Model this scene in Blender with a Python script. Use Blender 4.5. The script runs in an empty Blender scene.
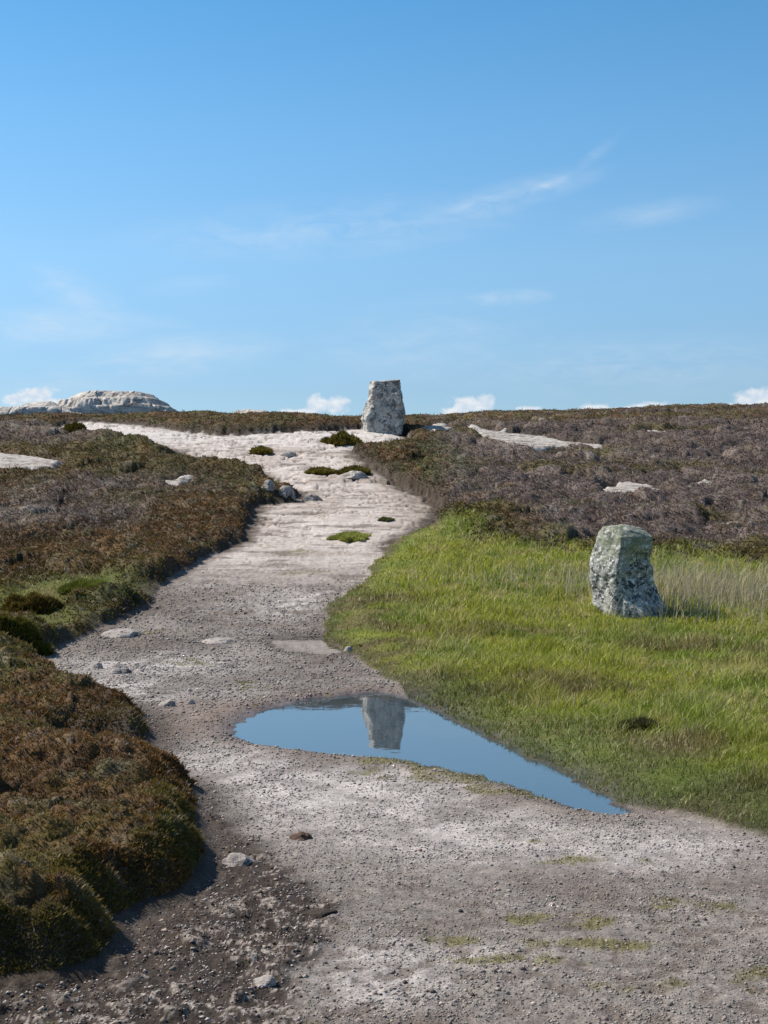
import bpy, math
import numpy as np
R = math.radians
rng = np.random.default_rng(7)
scn = bpy.context.scene
COL = scn.collection
F = 1400.0; CX = 384.0; HY = 515.0; EYE = 1.6      # focal length and horizon of the photograph in pixels

# ------------------------------------------------------------------ noise
def _hash(ix, iy, seed):
    h = (ix.astype(np.int64)*374761393 + iy.astype(np.int64)*668265263 + seed*974634777) & 0xffffffff
    h = ((h ^ (h >> 13))*1274126177) & 0xffffffff
    return (h ^ (h >> 16)) & 0xffffffff
def rnd2(ix, iy, seed): return _hash(ix, iy, seed)/4294967295.0
def pn(x, y, seed=0):
    ix = np.floor(x); iy = np.floor(y); fx = x-ix; fy = y-iy
    u = fx*fx*fx*(fx*(fx*6-15)+10); v = fy*fy*fy*(fy*(fy*6-15)+10)
    def g(dx, dy):
        a = rnd2(ix+dx, iy+dy, seed)*6.2831853
        return np.cos(a)*(fx-dx)+np.sin(a)*(fy-dy)
    a = g(0,0); b = g(1,0); c = g(0,1); d = g(1,1)
    return 1.5*((a*(1-u)+b*u)*(1-v)+(c*(1-u)+d*u)*v)
def fbm(x, y, seed=0, o=4, gain=.5):
    s = 0; a = 1; t = 0
    for k in range(o):
        s = s+a*pn(x*2.03**k+17.3*k, y*2.03**k-9.1*k, seed+k); t += a; a *= gain
    return s/t
def worley(x, y, seed=0):
    ix = np.floor(x); iy = np.floor(y); best = np.full(np.shape(x), 9.0); idv = np.zeros(np.shape(x))
    for dx in (-1,0,1):
        for dy in (-1,0,1):
            cx = ix+dx; cy = iy+dy
            d = (cx+rnd2(cx,cy,seed)-x)**2+(cy+rnd2(cx,cy,seed+5)-y)**2
            m = d < best; best = np.where(m, d, best); idv = np.where(m, rnd2(cx,cy,seed+9), idv)
    return np.sqrt(best), idv
def ss(a, b, x):
    t = np.clip((x-a)/(b-a), 0, 1); return t*t*(3-2*t)
def lerp(a, b, t): return a+(b-a)*t

# ------------------------------------------------------------------ the lie of the land
PY = [-200,-60,-10,4,7,9,12.8,15,17.2,19,25,33,45,52,60,68,80,120,300,900,9000]
PZ = [-3,-.6,.02,.04,.045,.035,.03,.06,.12,.28,.8,1.95,4.3,5.1,5.68,5.95,5.8,3,-6,-14,-30]
_yy = np.linspace(-60, 130, 9501); _zz = np.interp(_yy, PY, PZ)
_k = np.hanning(121); _k /= _k.sum(); _zs = np.convolve(np.pad(_zz, 60, mode='edge'), _k, 'valid')
def z0(x, y):
    x = np.asarray(x, float); y = np.asarray(y, float)
    z = np.where(np.abs(y-35) < 94, np.interp(y, _yy, _zs), np.interp(y, PY, PZ))
    far = ss(8, 60, y)*(1-ss(90, 300, y))
    z = z+far*.25*pn(x*.09+3.1, y*.07, 11)+far*(.20*ss(1, 5, x)-.0*x)*ss(44,54,y)
    z = z-.13*ss(50,57,y)*(1-ss(90,300,y))*ss(1.5,-.5,x)
    z = z-.01*np.maximum(np.abs(x)-25, 0)
    return z
def P(px, py, h=0.0):
    """where the sight line through a photo pixel meets the land (metres)"""
    dx = (px-CX)/F; dz = (HY-py)/F
    Y = np.geomspace(3.2, 64, 3000) if py < 1060 else np.geomspace(1.0, 64, 3000)
    d = z0(dx*Y, Y)+h-(EYE+dz*Y)
    k = np.where(d > 0)[0]
    k = k[0] if len(k) else int(np.argmax(d[1500:]))+1500
    return (dx*Y[k], Y[k])
def poly(pts, h=0.0): return np.array([P(p[0], p[1], p[2] if len(p) > 2 else h) for p in pts])
def sdp(pg, x, y):
    """signed distance, positive inside"""
    best = np.full(x.shape, 1e9); ins = np.zeros(x.shape, bool)
    n = len(pg)
    for i in range(n):
        ax, ay = pg[i]; bx, by = pg[(i+1) % n]
        ex, ey = bx-ax, by-ay; L = ex*ex+ey*ey+1e-12
        t = np.clip(((x-ax)*ex+(y-ay)*ey)/L, 0, 1)
        best = np.minimum(best, (x-ax-t*ex)**2+(y-ay-t*ey)**2)
        c = (ay > y) != (by > y)
        xi = ax+(y-ay)/(ey if abs(ey) > 1e-9 else 1e-9)*ex
        ins ^= c & (x < xi)
    d = np.sqrt(best)
    return np.where(ins, d, -d)

PATH = poly([(-420,1120),(-200,1010),(0,990),(60,984),(108,966),(126,942),(122,925),(150,912),(196,897),(212,860),(204,812),(197,790),(168,776),(120,764),(70,752),(66,742),(120,746),(150,748),(153,736),(143,716),
  (128,706),(75,692),(48,674),(40,655),(100,628),(150,606),(160,585),(200,560),(240,540),(250,516),(258,503),(292,500),(296,492),
  (270,480,.15),(262,466,.18),(215,458,.18),(160,453,.2),(176,448,.2),(168,443,.2),(110,433,.2),(85,431,.2),(50,427,.2),(60,423),(85,422),(130,424),(180,430),(230,433),
  (330,430),(360,427),(404,427,.1),(413,430,.2),(404,437,.2),(384,442,.2),(362,443,.15),(350,448,.1),(372,461,.05),(400,478),(432,492),(446,503),(444,513),(428,527),(395,542),
  (372,565),(366,582),(330,603),(324,630),(345,655),(375,672),(400,689),(440,713),(500,742),(560,770),(618,797),(660,810),(768,838),
  (900,880),(1300,1000),(1300,1120)])
PATH = np.vstack([PATH, [[6,-4],[-1.5,-4]]])
GRASS = poly([(324,600),(366,578),(372,560),(395,540),(428,525),(440,530),(470,548),(560,556),(650,562),(768,574),(960,585),(1500,640),
  (1700,900),(1300,1010),(900,882),(768,838),(660,808),(620,795),(560,765),(500,738),(440,708),(400,686),(375,670),(345,655),(322,630)])
GRASSL = poly([(55,578),(110,570),(165,584),(155,604),(100,630),(50,645),(10,640),(-30,625),(-60,600)])
WATER = poly([(230,726),(262,708),(300,698),(340,694),(380,690),(410,696),(440,711),(500,739),(560,767),(630,806),(600,807),(560,796),
  (520,783),(480,771),(440,762),(400,755),(350,752),(300,746),(250,739)])
WATER2 = poly([(268,640),(296,632),(325,632),(342,656),(318,658),(284,652)])
PEAT = poly([(-300,1100),(-200,1000),(0,975),(112,950),(135,915),(200,895),(214,850),(204,800),(240,828),(300,870),(340,905),(345,935),(310,975),(330,1060),(330,1100)])
ROCKS = {}
for nm, pts in dict(
  long=[(468,424),(492,431),(524,434),(560,440),(614,447),(600,450),(560,446),(532,449),(508,446),(486,436),(468,430)],
  mid=[(602,490),(622,483),(652,486),(664,490),(642,493),(612,493)],
  east=[(688,484),(702,481),(718,483),(716,487),(694,488)],
  west=[(-60,450),(0,453),(32,457),(64,461),(54,468),(20,468),(-60,467)],
  by_stone=[(424,427),(444,423),(450,429),(434,434)],
  chip=[(166,484),(176,478),(192,474),(188,480),(176,487)],
  dot_a=[(566,480),(576,478),(586,480),(576,483)],
  line_a=[(548,501),(562,499),(580,501),(564,503)],
  dot_b=[(734,435),(742,432),(750,434),(742,437)],
  line_b=[(712,524),(728,521),(748,524),(730,527)],
  east_high=[(636,434),(650,431),(664,433),(652,436)]).items():
    ROCKS[nm] = poly(pts, .17)
LW2 = float(z0(*np.mean(WATER2, 0)))-.0

def terr(t, k):
    a = t*k; f = a-np.floor(a); return (np.floor(a)+ss(.55, 1.0, f))/k

def surface(x, y):
    """height and masks of the real ground surface at world x, y"""
    b = z0(x, y)
    sc = np.clip(y/18, .25, 2.2)                          # edges wander more where the plan is coarser
    w1 = fbm(x*1.6, y*1.6, 21, 3); w2 = fbm(x*6, y*6, 22, 3)
    sP = sdp(PATH, x, y)+.11*sc*w1+.05*w2
    sG = np.maximum(sdp(GRASS, x, y)+.9*sc*fbm(x*.8, y*.5, 31, 3), sdp(GRASSL, x, y)+1.2*fbm(x*.9, y*.6, 32, 4)-.75)
    sR = np.full(x.shape, -9.0)
    for pg in ROCKS.values(): sR = np.maximum(sR, sdp(pg, x, y)+.10*sc*w1+.05*w2)
    inP = ss(-.04, .04, sP)
    c2, id2 = worley(x*4, y*4, 42)
    nb_ = ss(6.8,6.0,y); eL = -sP+.04*w2+.10*sc*(.55-c2)-.03
    L = ((.55+.3*nb_)*ss(.0, .15+.05*nb_, eL)+(.45-.3*nb_)*ss(.02, .55, eL))*ss(-.2, .9, -sG)*ss(-.05, .35, -sR)
    G = (1-inP)*ss(-.9, .2, sG)
    c1, id1 = worley(x*1.15+.35*w1, y*1.3+.25*w2*0, 41); c3, id3 = worley(x*.48, y*.42, 43)
    amp = ss(10, 30, y)
    dome = lambda c: np.sqrt(np.clip(1-(c/.82)**2, 0, 1))
    big = dome(c3)*(.02+.15*amp+.08*ss(46,50,y))*(id3-.2)
    nr_ = 1-ss(11,15,y); can = .05+.11*nr_+(.17+.07*amp-.09*nr_)*dome(c1)*(.25+id1)+.075*dome(c2)*(.3+id2)+.09*w2*(y < 20)+.10*fbm(x*.7, y*.7, 44, 3)+big
    can = can*(1-.15*amp)
    can = can*lerp(1, np.where(x < .6, .62, .78), ss(45,50,y))
    can = can*(1+.06*ss(6.6,5.7,y))
    can = np.maximum(can*(1-.12*(1-ss(10,14,y))), .03)
    z = b+L*can
    z = z+(1-inP)*(1-L)*(.03+.05*ss(0, .5, -sP))+G*(.035*(1-c1)+.03*w1+.02*w2)*ss(0, .4, -sP)
    sW = sdp(WATER, x, y); sW2 = sdp(WATER2, x, y)
    slab = inP*ss(24, 31, y+2.2*fbm(x*.6, y*.3, 51, 3)-.0*x)
    t = fbm(x*.45+.3*w1, y*.6, 52, 4)+.02*y
    crk = ss(.035, .0, np.abs(fbm(x*.55+.3*w1, y*.5, 59, 4)))+.6*ss(.03, .0, np.abs(fbm(x*.35, y*.75+.2*w1, 60, 4)))
    blk, bid = worley(x*.5+.4*w1, y*.42+.3*w1, 66)
    ledge = (terr(t, 7)-t)*1.2
    ledge2 = (terr(fbm(x*.5, y*.65, 53, 3), 5))*.10
    step = inP*ss(15.5, 19, y)*(1-ss(24, 28, y))
    z = z+slab*((ledge*.28+ledge2*.35)*ss(-.25,.35,fbm(x*.35,y*.35,58,3))-.01-.05*crk+.09*(bid-.5)*ss(.75,.45,blk))+.012*inP*fbm(x*2.2, y*2.2, 54, 3)
    z = z+step*(terr(t*1.2, 8)-t*1.2)*.35
    # foot of the eroded bank on the right of the bare rock
    z = z-inP*ss(28, 34, y)*.12*ss(.9, .0, sP)*ss(-1.5, .6, x)
    # peat hollow bottom left
    sK = sdp(PEAT, x, y)+.10*w2+.06*w1
    peat = ss(-.05, .12, sK)
    lump = fbm(x*9, y*9, 55, 4, .6)
    z = z+inP*peat*(.025*lump+.022*ss(.1, .4, fbm(x*4, y*4, 56, 3)))
    z = z+inP*(.004*fbm(x*30, y*30, 57, 2))*(y < 20)
    rough = inP*ss(7.0, 4.9, y)*(1-peat)
    z = z+rough*.012*lump
    # puddles: shallow basins around their shorelines
    nW = sW+.08*w2+.06*w1+.03*fbm(x*14, y*14, 121, 2)
    zb = np.clip(-nW*.22, -.06, 9)
    near = ss(-.45, -.02, nW)
    z = lerp(z, np.where(nW > -.45, zb, z), near)
    nW2 = sW2+.12*w2+.08*w1
    zb2 = LW2+np.clip(-nW2*.12, -.05, 9)
    z = lerp(z, np.where(nW2 > -.6, zb2, z), ss(-.6, -.02, nW2))
    return dict(crk=crk*slab, sG=sG, z=z, b=b, L=L, G=G, inP=inP, slab=slab, peat=peat, sW=nW, sW2=nW2, sP=sP, sR=sR, w1=w1, w2=w2, lump=lump, t=t, id1=id1, id2=id2, c1=c1, id3=id3)

def blob(x, y, px, py, rx, ry, h=0.0, soft=.5):
    cx, cy = P(px, py, h); wx = rx*cy/F
    ya = P(px, py+ry, h)[1]; yb = P(px, py-ry, h)[1]; wy = max(abs(yb-ya)/2, .05)
    d = np.sqrt(((x-cx)/wx)**2+((y-cy)/wy)**2)
    return ss(1+soft, 1-soft, d)

C = lambda *a: np.array(a, float)
RUST, OLIVE, GREEN, PURPLE, GREY, DARKG = C(.160,.082,.024), C(.118,.096,.018), C(.085,.112,.018), C(.225,.172,.155), C(.34,.29,.24), C(.045,.052,.020)
def mixc(a, b, t): return a+(b-a)*np.asarray(t)[..., None]
def heather_colour(x, y, S):
    n1 = fbm(x*.7, y*.55, 61, 5, .65); n2 = fbm(x*2.2, y*1.7, 62, 4, .65); n3 = fbm(x*1.1+9, y*.9, 63, 4, .6)
    c = np.broadcast_to(RUST, x.shape+(3,)).copy()
    c = mixc(c, OLIVE, ss(-.12, .22, n1+.5*n2))
    c = mixc(c, GREEN, .55*ss(.15, .45, n3+.4*n2))
    right = ss(0, 1.2, x-(y-20)*.02-.5)*ss(17, 22, y)
    c = mixc(c, PURPLE, right*np.clip(.92+.8*n2, 0, 1))
    pur = np.zeros_like(x)
    for a in ((90,510,130,38),(150,480,70,10),(60,505,60,30),(30,430,90,10),(230,452,40,6),(360,405,30,8)): pur = np.maximum(pur, blob(x,y,*a,h=.25))
    c = mixc(c, PURPLE, pur*np.clip(.75+1.2*n2, 0, 1))
    c = mixc(c, GREY*1.25, pur*.75*ss(.08, .3, fbm(x*1.3, y*.9, 64, 4)))
    ol = np.zeros_like(x)
    for a in ((120,462,130,9),(200,478,60,10),(60,448,70,6),(150,500,60,8)): ol = np.maximum(ol, blob(x,y,*a,h=.2))
    c = mixc(c, C(.125,.108,.020), ol*.75*np.clip(.7+1.2*n2,0,1))
    rus = np.zeros_like(x)
    for a in ((620,556,190,13),(470,520,60,20),(60,553,130,22),(200,515,60,24),(130,545,80,20)): rus = np.maximum(rus, blob(x,y,*a,h=.2))
    c = mixc(c, mixc(np.broadcast_to(RUST*1.08,c.shape), OLIVE, .8*ss(.0,.3,n2)), rus*.95)
    c = mixc(c, mixc(np.broadcast_to(RUST*.9,c.shape), OLIVE, ss(-.2,.2,n2+n3)), right*ss(45, 49, y+2*n2)*.85)
    gr = np.zeros_like(x)
    for a in ((430,545,60,18),(450,470,45,16),(410,500,20,30),(440,450,30,10),(140,440,40,8),(120,590,90,16)): gr = np.maximum(gr, blob(x,y,*a,h=.15))
    c = mixc(c, GREEN, gr*np.clip(.45+1.3*n2, 0, 1))
    c = mixc(c, GREY, .3*ss(.55,.9,S['id2'])*ss(.2,.5,n2+.2))
    c = mixc(c, mixc(np.broadcast_to(OLIVE,c.shape), GREEN, ss(-.2,.2,n2)), .8*ss(-2.2,-.2,S['sG'])*(y>13)*np.where(x<-1.5,.35,1))
    n5 = fbm(x*7, y*6, 65, 3, .7)
    c = mixc(c, OLIVE*.75, .6*ss(.05,.35,n5)); c = mixc(c, GREY*.7, .28*ss(.12,.42,-n5+.3*n1))
    c = mixc(c, GREY, .55*right*ss(.18,.5,n2+.7*n1)); c = mixc(c, GREEN, .5*right*ss(.2,.5,n3)); n6 = fbm(x*.24, y*.42, 67, 4, .6); c = mixc(c, OLIVE*.85, .75*right*ss(.08,.3,n6)); c = mixc(c, PURPLE*.62, .7*right*ss(.05,.28,-n6))
    c = c*(.5+.6*S['id1']+.45*S['id2']+.5*n1)[..., None]*(1-.14*(1-right)*ss(10,14,y))[..., None]
    c = lerp(c, np.broadcast_to(RUST*.9, c.shape), .14*(1-ss(11,15,y))[..., None])
    return c
def grass_colour(x, y, S):
    n1 = fbm(x*.45, y*.35, 71, 4); n2 = fbm(x*1.6, y*1.3, 72, 3)
    c = mixc(np.broadcast_to(C(.300,.315,.040),x.shape+(3,)), C(.205,.255,.032), ss(-.2,.25,n1))
    c = mixc(c, C(.42,.36,.13), .75*ss(.05,.4,n2+.3*n1))
    br = np.zeros_like(x)
    for a in ((365,650,50,30),(350,605,30,12),(430,690,50,12),(650,765,70,22),(600,700,70,10),(520,700,120,14),(690,660,90,9),(480,640,60,7),(740,800,60,20),(380,610,50,10)): br = np.maximum(br, blob(x,y,*a))
    c = mixc(c, C(.15,.12,.045), br*.9*np.clip(.65+1.5*n2,0,1))
    c = mixc(c, C(.085,.12,.025), .7*ss(.9,.2,-S['sP'])*ss(14,12,y))
    return c
MOSS = [(470,772,95,10),(520,790,60,7),(570,922,60,8),(600,945,70,7),(560,915,40,6),(640,985,60,8),(190,662,26,5),(250,686,30,5),(150,631,30,4),(400,760,40,6),
        (530,680+160,40,4),(600,860,50,6),(700,905,50,8),(300,552,24,4),(300,572,30,3),(760,980,40,14),(395,1000,1,1),(520,960,70,7),(440,940,50,5),(265,545,20,3)]
def moss_mask(x, y, S):
    m = np.zeros_like(x)
    for a in MOSS: m = np.maximum(m, blob(x, y, *a, soft=.7))
    n = fbm(x*5, y*5, 81, 4)+.3*fbm(x*22, y*22, 82, 2)
    st = np.zeros_like(x)
    for a in ((420,763,50,8),(475,778,60,9),(530,794,50,7)): st = np.maximum(st, blob(x, y, *a, soft=.6))
    for a in ((565,920,60,12),(600,945,70,14),(430,770,90,16)): st = np.maximum(st, .45*blob(x, y, *a, soft=.9))
    n = n+.42*st
    return S['inP']*ss(.45, .95, m*.62+n*1.0+.04)*(S['sW'] < -.02)
def ground_colour(x, y, S):
    n1 = fbm(x*.9, y*.9, 91, 4); n2 = fbm(x*4, y*4, 92, 4); n3 = fbm(x*14, y*14, 93, 3)
    g = mixc(np.broadcast_to(C(.322,.282,.250),x.shape+(3,)), C(.235,.197,.170), ss(-.1,.3,n1+.4*n2))
    pale = np.zeros_like(x)
    for a in ((330,795,190,34),(250,770,90,26),(470,835,130,22),(120,690,90,12),(300,725,1,1),(640,850,120,20),(430,955,90,14),(330,600,70,16),(390,985,60,20),(150,665,80,9)): pale = np.maximum(pale, blob(x,y,*a,soft=.8))
    g = mixc(g, C(.60,.545,.505), pale*np.clip(.8+.9*n2,0,1))
    g = g*(1+.30*n3+.25*n2)[..., None]
    g = g*.66
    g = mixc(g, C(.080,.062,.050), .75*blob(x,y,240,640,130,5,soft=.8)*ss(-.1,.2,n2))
    g = mixc(g, C(.11,.088,.072), .6*ss(.05,.25,fbm(x*.9-.25*y,y*.35,98,4,.6))*ss(6,8,y))
    # upper granite
    rk = mixc(np.broadcast_to(C(.54,.475,.425),x.shape+(3,)), C(.40,.335,.29), ss(-.08,.3,fbm(x*.5,y*1.3,94,4)+.25*n2))
    rk = mixc(rk, C(.15,.12,.10), .85*ss(.12,.27,fbm(x*.8,y*2.6,95,5,.6)))
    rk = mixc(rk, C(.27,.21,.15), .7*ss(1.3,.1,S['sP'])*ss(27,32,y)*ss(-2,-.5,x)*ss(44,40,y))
    rk = mixc(rk, C(.30,.245,.20), .55*np.maximum(blob(x,y,405,500,45,34,soft=.8), blob(x,y,330,505,60,14,soft=.8))*np.clip(.6+1.6*n2,0,1))
    rk = mixc(rk, C(.62,.58,.54), ss(40,44,y)*.6)
    rk = mixc(rk, C(.13,.10,.08), .9*np.clip(S['crk'],0,1)*ss(-.4,.0,n2+.3*n3))
    tr = ss(19,29,y+3*n1)
    g = mixc(g, rk, tr)
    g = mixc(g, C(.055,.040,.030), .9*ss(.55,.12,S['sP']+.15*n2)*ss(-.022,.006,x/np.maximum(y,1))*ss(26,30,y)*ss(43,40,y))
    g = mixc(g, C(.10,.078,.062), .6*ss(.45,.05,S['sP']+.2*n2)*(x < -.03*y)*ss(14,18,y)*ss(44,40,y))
    g = mixc(g, C(.15,.115,.09), .75*ss(.13,.33,fbm(x*1.2,y*2.8,96,4))*ss(13,16,y)*(1-tr))
    # damp mud round the puddle
    wet = ss(-.5,-.02,S['sW']+.12*n2)
    g = mixc(g, C(.165,.120,.092), wet*.85); g = mixc(g, C(.055,.042,.03), ss(-.06,.01,S['sW']))
    wet2 = ss(-.35,-.0,S['sW2']+.1*n2); g = mixc(g, C(.10,.078,.062), wet2*.8)
    g = mixc(g, C(.20,.145,.115), .6*blob(x,y,200,715,60,16,soft=.7))
    # peat
    n4 = fbm(x*34, y*34, 97, 3, .7)
    pk = mixc(np.broadcast_to(C(.028,.019,.014),x.shape+(3,)), C(.34,.29,.25), ss(.12,.45,.45*n3+1.0*n4+.5*n2+.6*S['lump']))
    g = mixc(g, pk, S['peat']*.95)
    g = mixc(g, C(.045,.032,.024), .85*ss(.38,.03,S['sP']+.08*n2)*(x<0)*ss(13,11,y))  # dark soil along the bank foot, with the bank's shadow deepened in the colour
    low = ss(7.0,5.2,y)*(1-S['peat'])
    g = mixc(g, C(.12,.095,.078), low*.8*ss(.0,.30,-S['lump']+.5*n2))
    g = mixc(g, C(.15,.135,.05), .8*moss_mask(x,y,S))
    soil = mixc(np.broadcast_to(C(.062,.044,.030),x.shape+(3,)), C(.16,.13,.11), .5*ss(.1,.4,n2))
    hc = heather_colour(x,y,S)
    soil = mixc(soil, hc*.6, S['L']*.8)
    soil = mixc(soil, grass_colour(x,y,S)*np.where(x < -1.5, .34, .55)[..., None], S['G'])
    bank = (1-S['inP'])*ss(.35,.0,-S['sP'])
    soil = mixc(soil, C(.050,.036,.026), bank*.8)
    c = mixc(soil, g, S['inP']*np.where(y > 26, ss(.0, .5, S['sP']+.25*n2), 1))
    return np.clip(c, .01, .75), hc

# ------------------------------------------------------------------ materials
def mat(name):
    m = bpy.data.materials.new(name); m.use_nodes = True
    nt = m.node_tree; return m, nt, nt.nodes['Principled BSDF']
def N(nt, typ, **kw):
    n = nt.nodes.new(typ)
    for k, v in kw.items():
        if k.startswith('i_'):
            key = k[2:]; key = int(key) if key.isdigit() else key.replace('_', ' ')
            n.inputs[key].default_value = v
        else: setattr(n, k, v)
    return n
def mixn(nt, a, b, fac, bt='MIX'):
    m = nt.nodes.new('ShaderNodeMix'); m.data_type = 'RGBA'; m.blend_type = bt
    for s, v in ((m.inputs[6], a), (m.inputs[7], b), (m.inputs[0], fac)):
        if hasattr(v, 'is_linked') or hasattr(v, 'links'): nt.links.new(v, s)
        else: s.default_value = v if not isinstance(v, tuple) or len(v) == 4 else (*v, 1)
    return m.outputs[2]
def ramp(nt, src, stops):
    r = nt.nodes.new('ShaderNodeValToRGB'); nt.links.new(src, r.inputs[0])
    e = r.color_ramp.elements
    while len(e) < len(stops): e.new(.5)
    for k, (p, c) in enumerate(stops):
        e[k].position = p; e[k].color = (c, c, c, 1) if not isinstance(c, tuple) else (*c, 1)
    return r.outputs[0]
def noise(nt, co, scale, detail=4, rough=.6, dist=0):
    n = N(nt, 'ShaderNodeTexNoise', i_Scale=scale, i_Detail=detail, i_Roughness=rough, i_Distortion=dist); nt.links.new(co, n.inputs['Vector']); return n.outputs['Fac']
def bump(nt, h, strength, dist, prev=None):
    b = N(nt, 'ShaderNodeBump', i_Strength=strength, i_Distance=dist); nt.links.new(h, b.inputs['Height'])
    if prev is not None: nt.links.new(prev, b.inputs['Normal'])
    return b.outputs['Normal']

def cracks(nt, co):
    mp = N(nt, 'ShaderNodeMapping'); mp.inputs['Scale'].default_value = (.33, 1.7, 2.2); nt.links.new(co, mp.inputs[0])
    n = noise(nt, mp.outputs[0], 1.3, 7, .62, .5); return ramp(nt, n, [(.465, 0.), (.487, 1.), (.500, 1.), (.53, 0.)])
def ground_material():
    m, nt, bs = mat('ground_soil_gravel_rock'); co = N(nt, 'ShaderNodeTexCoord').outputs['Object']
    at = N(nt, 'ShaderNodeAttribute', attribute_name='col').outputs['Color']
    ro = N(nt, 'ShaderNodeAttribute', attribute_name='wet').outputs['Fac']
    vo = N(nt, 'ShaderNodeTexVoronoi', i_Scale=75.0); nt.links.new(co, vo.inputs['Vector'])
    vb = nt.nodes.new('ShaderNodeSeparateColor'); nt.links.new(vo.outputs['Color'], vb.inputs[0])
    pe = ramp(nt, vb.outputs[0], [(0, .62), (.5, .95), (.85, 1.12), (1, 1.5)])
    c = mixn(nt, at, pe, .65, 'MULTIPLY')
    n2 = ramp(nt, noise(nt, co, 9, 8, .7), [(.3, .72), (.7, 1.28)])
    c = mixn(nt, c, n2, .8, 'MULTIPLY')
    n3 = ramp(nt, noise(nt, co, 120, 3, .7), [(.3, .6), (.7, 1.4)])
    c = mixn(nt, c, n3, .6, 'MULTIPLY')
    sl = N(nt, 'ShaderNodeAttribute', attribute_name='slab').outputs['Fac']
    cr = cracks(nt, co); cm = N(nt, 'ShaderNodeMath', operation='MULTIPLY', i_1=.3); nt.links.new(sl, cm.inputs[0])
    c = mixn(nt, c, mixn(nt, (1.,1.,1.), (.28,.23,.19), cr), cm.outputs[0], 'MULTIPLY')
    nt.links.new(c, bs.inputs['Base Color'])
    nb = bump(nt, vo.outputs['Distance'], .5, .006)
    nb = bump(nt, noise(nt, co, 14, 8, .7), .45, .035, nb)
    nt.links.new(nb, bs.inputs['Normal'])
    mr = N(nt, 'ShaderNodeMapRange', i_3=.95, i_4=.35); nt.links.new(ro, mr.inputs[0]); nt.links.new(mr.outputs[0], bs.inputs['Roughness'])
    bs.inputs['Specular IOR Level'].default_value = .25
    return m
def leaf_material(name, rough=.75, trans=.25):
    m, nt, bs = mat(name)
    at = N(nt, 'ShaderNodeAttribute', attribute_name='col').outputs['Color']
    co = N(nt, 'ShaderNodeTexCoord').outputs['Object']
    n = ramp(nt, noise(nt, co, 2.5, 5, .65), [(.3, .78), (.7, 1.22)])
    c = mixn(nt, at, n, .8, 'MULTIPLY')
    nt.links.new(c, bs.inputs['Base Color']); bs.inputs['Roughness'].default_value = rough; bs.inputs['Specular IOR Level'].default_value = .2
    tr = N(nt, 'ShaderNodeBsdfTranslucent'); nt.links.new(c, tr.inputs['Color'])
    mx = N(nt, 'ShaderNodeMixShader', i_0=trans); nt.links.new(bs.outputs[0], mx.inputs[1]); nt.links.new(tr.outputs[0], mx.inputs[2])
    nt.links.new(mx.outputs[0], nt.nodes['Material Output'].inputs['Surface'])
    return m
def stone_material(name, base=(.30,.29,.27), lichen=(.62,.62,.58), dark=(.055,.055,.06), green=0.0, scale=1.0, cover=.5, darkpos=.47):
    m, nt, bs = mat(name); tc = N(nt, 'ShaderNodeTexCoord'); co = tc.outputs['Object']
    a = noise(nt, co, 5*scale, 8, .68, .4); b = noise(nt, co, 2.2*scale, 6, .6, .3); d = noise(nt, co, 38*scale, 4, .7)
    c = mixn(nt, tuple(base), tuple(dark), ramp(nt, a, [(darkpos, 0.), (darkpos+.09, 1.)]))
    e = noise(nt, co, 9*scale, 8, .75, .8)
    c = mixn(nt, c, tuple(lichen), ramp(nt, e, [(cover, 0.), (cover+.05, 1.)]))
    if green:
        ge = N(nt, 'ShaderNodeSeparateXYZ'); nt.links.new(co, ge.inputs[0])
        mth = N(nt, 'ShaderNodeMath', operation='MULTIPLY_ADD', i_1=.9, i_2=-.35); nt.links.new(ge.outputs[2], mth.inputs[0])
        ad = N(nt, 'ShaderNodeMath', operation='ADD'); nt.links.new(mth.outputs[0], ad.inputs[0]); nt.links.new(b, ad.inputs[1])
        gm = ramp(nt, ad.outputs[0], [(.75, 0.), (1.15, green)])
        gm = mixn(nt, (0.,0.,0.), gm, ramp(nt, noise(nt, co, 7, 6, .7), [(.40,.25),(.6,1.)]))
        c = mixn(nt, c, (.20,.215,.13), gm)
    if 'slab' in name: c = mixn(nt, c, mixn(nt, (1.,1.,1.), (.35,.3,.26), cracks(nt, co)), .8, 'MULTIPLY')
    c = mixn(nt, c, ramp(nt, d, [(.3, .6), (.7, 1.4)]), .7, 'MULTIPLY')
    nt.links.new(c, bs.inputs['Base Color']); bs.inputs['Roughness'].default_value = .9; bs.inputs['Specular IOR Level'].default_value = .25
    nb = bump(nt, a, .4, .04/scale); nb = bump(nt, d, .5, .012/scale, nb); nt.links.new(nb, bs.inputs['Normal'])
    return m
M_GROUND = ground_material()
M_LEAF = leaf_material('heather_sprigs'); M_GRASS = leaf_material('grass_blades', .6, .35)
M_STONE_UP = stone_material('granite_grey_worn', (.40,.38,.345), (.66,.63,.58), (.13,.12,.11), 0, 1.1, .545, .475)
M_STONE_LOW = stone_material('granite_lichen', (.27,.27,.245), (.66,.65,.60), (.045,.05,.055), .75, 2.0, .535, .475)
M_SLAB = stone_material('granite_pale_slab', (.40,.365,.325), (.52,.49,.455), (.17,.145,.12), 0, 1.2, .55, .53)
M_TOR = stone_material('granite_tor_slab', (.50,.46,.41), (.62,.58,.53), (.22,.185,.15), 0, .8, .56, .53)
M_ROCK = stone_material('granite_small_rock', (.33,.29,.26), (.46,.425,.39), (.09,.075,.065), 0, 3, .57, .52)
M_PEB, _nt, _bs = mat('gravel_chips')
_a = N(_nt, 'ShaderNodeAttribute', attribute_name='col').outputs['Color']
_co = N(_nt, 'ShaderNodeTexCoord').outputs['Object']
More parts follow.
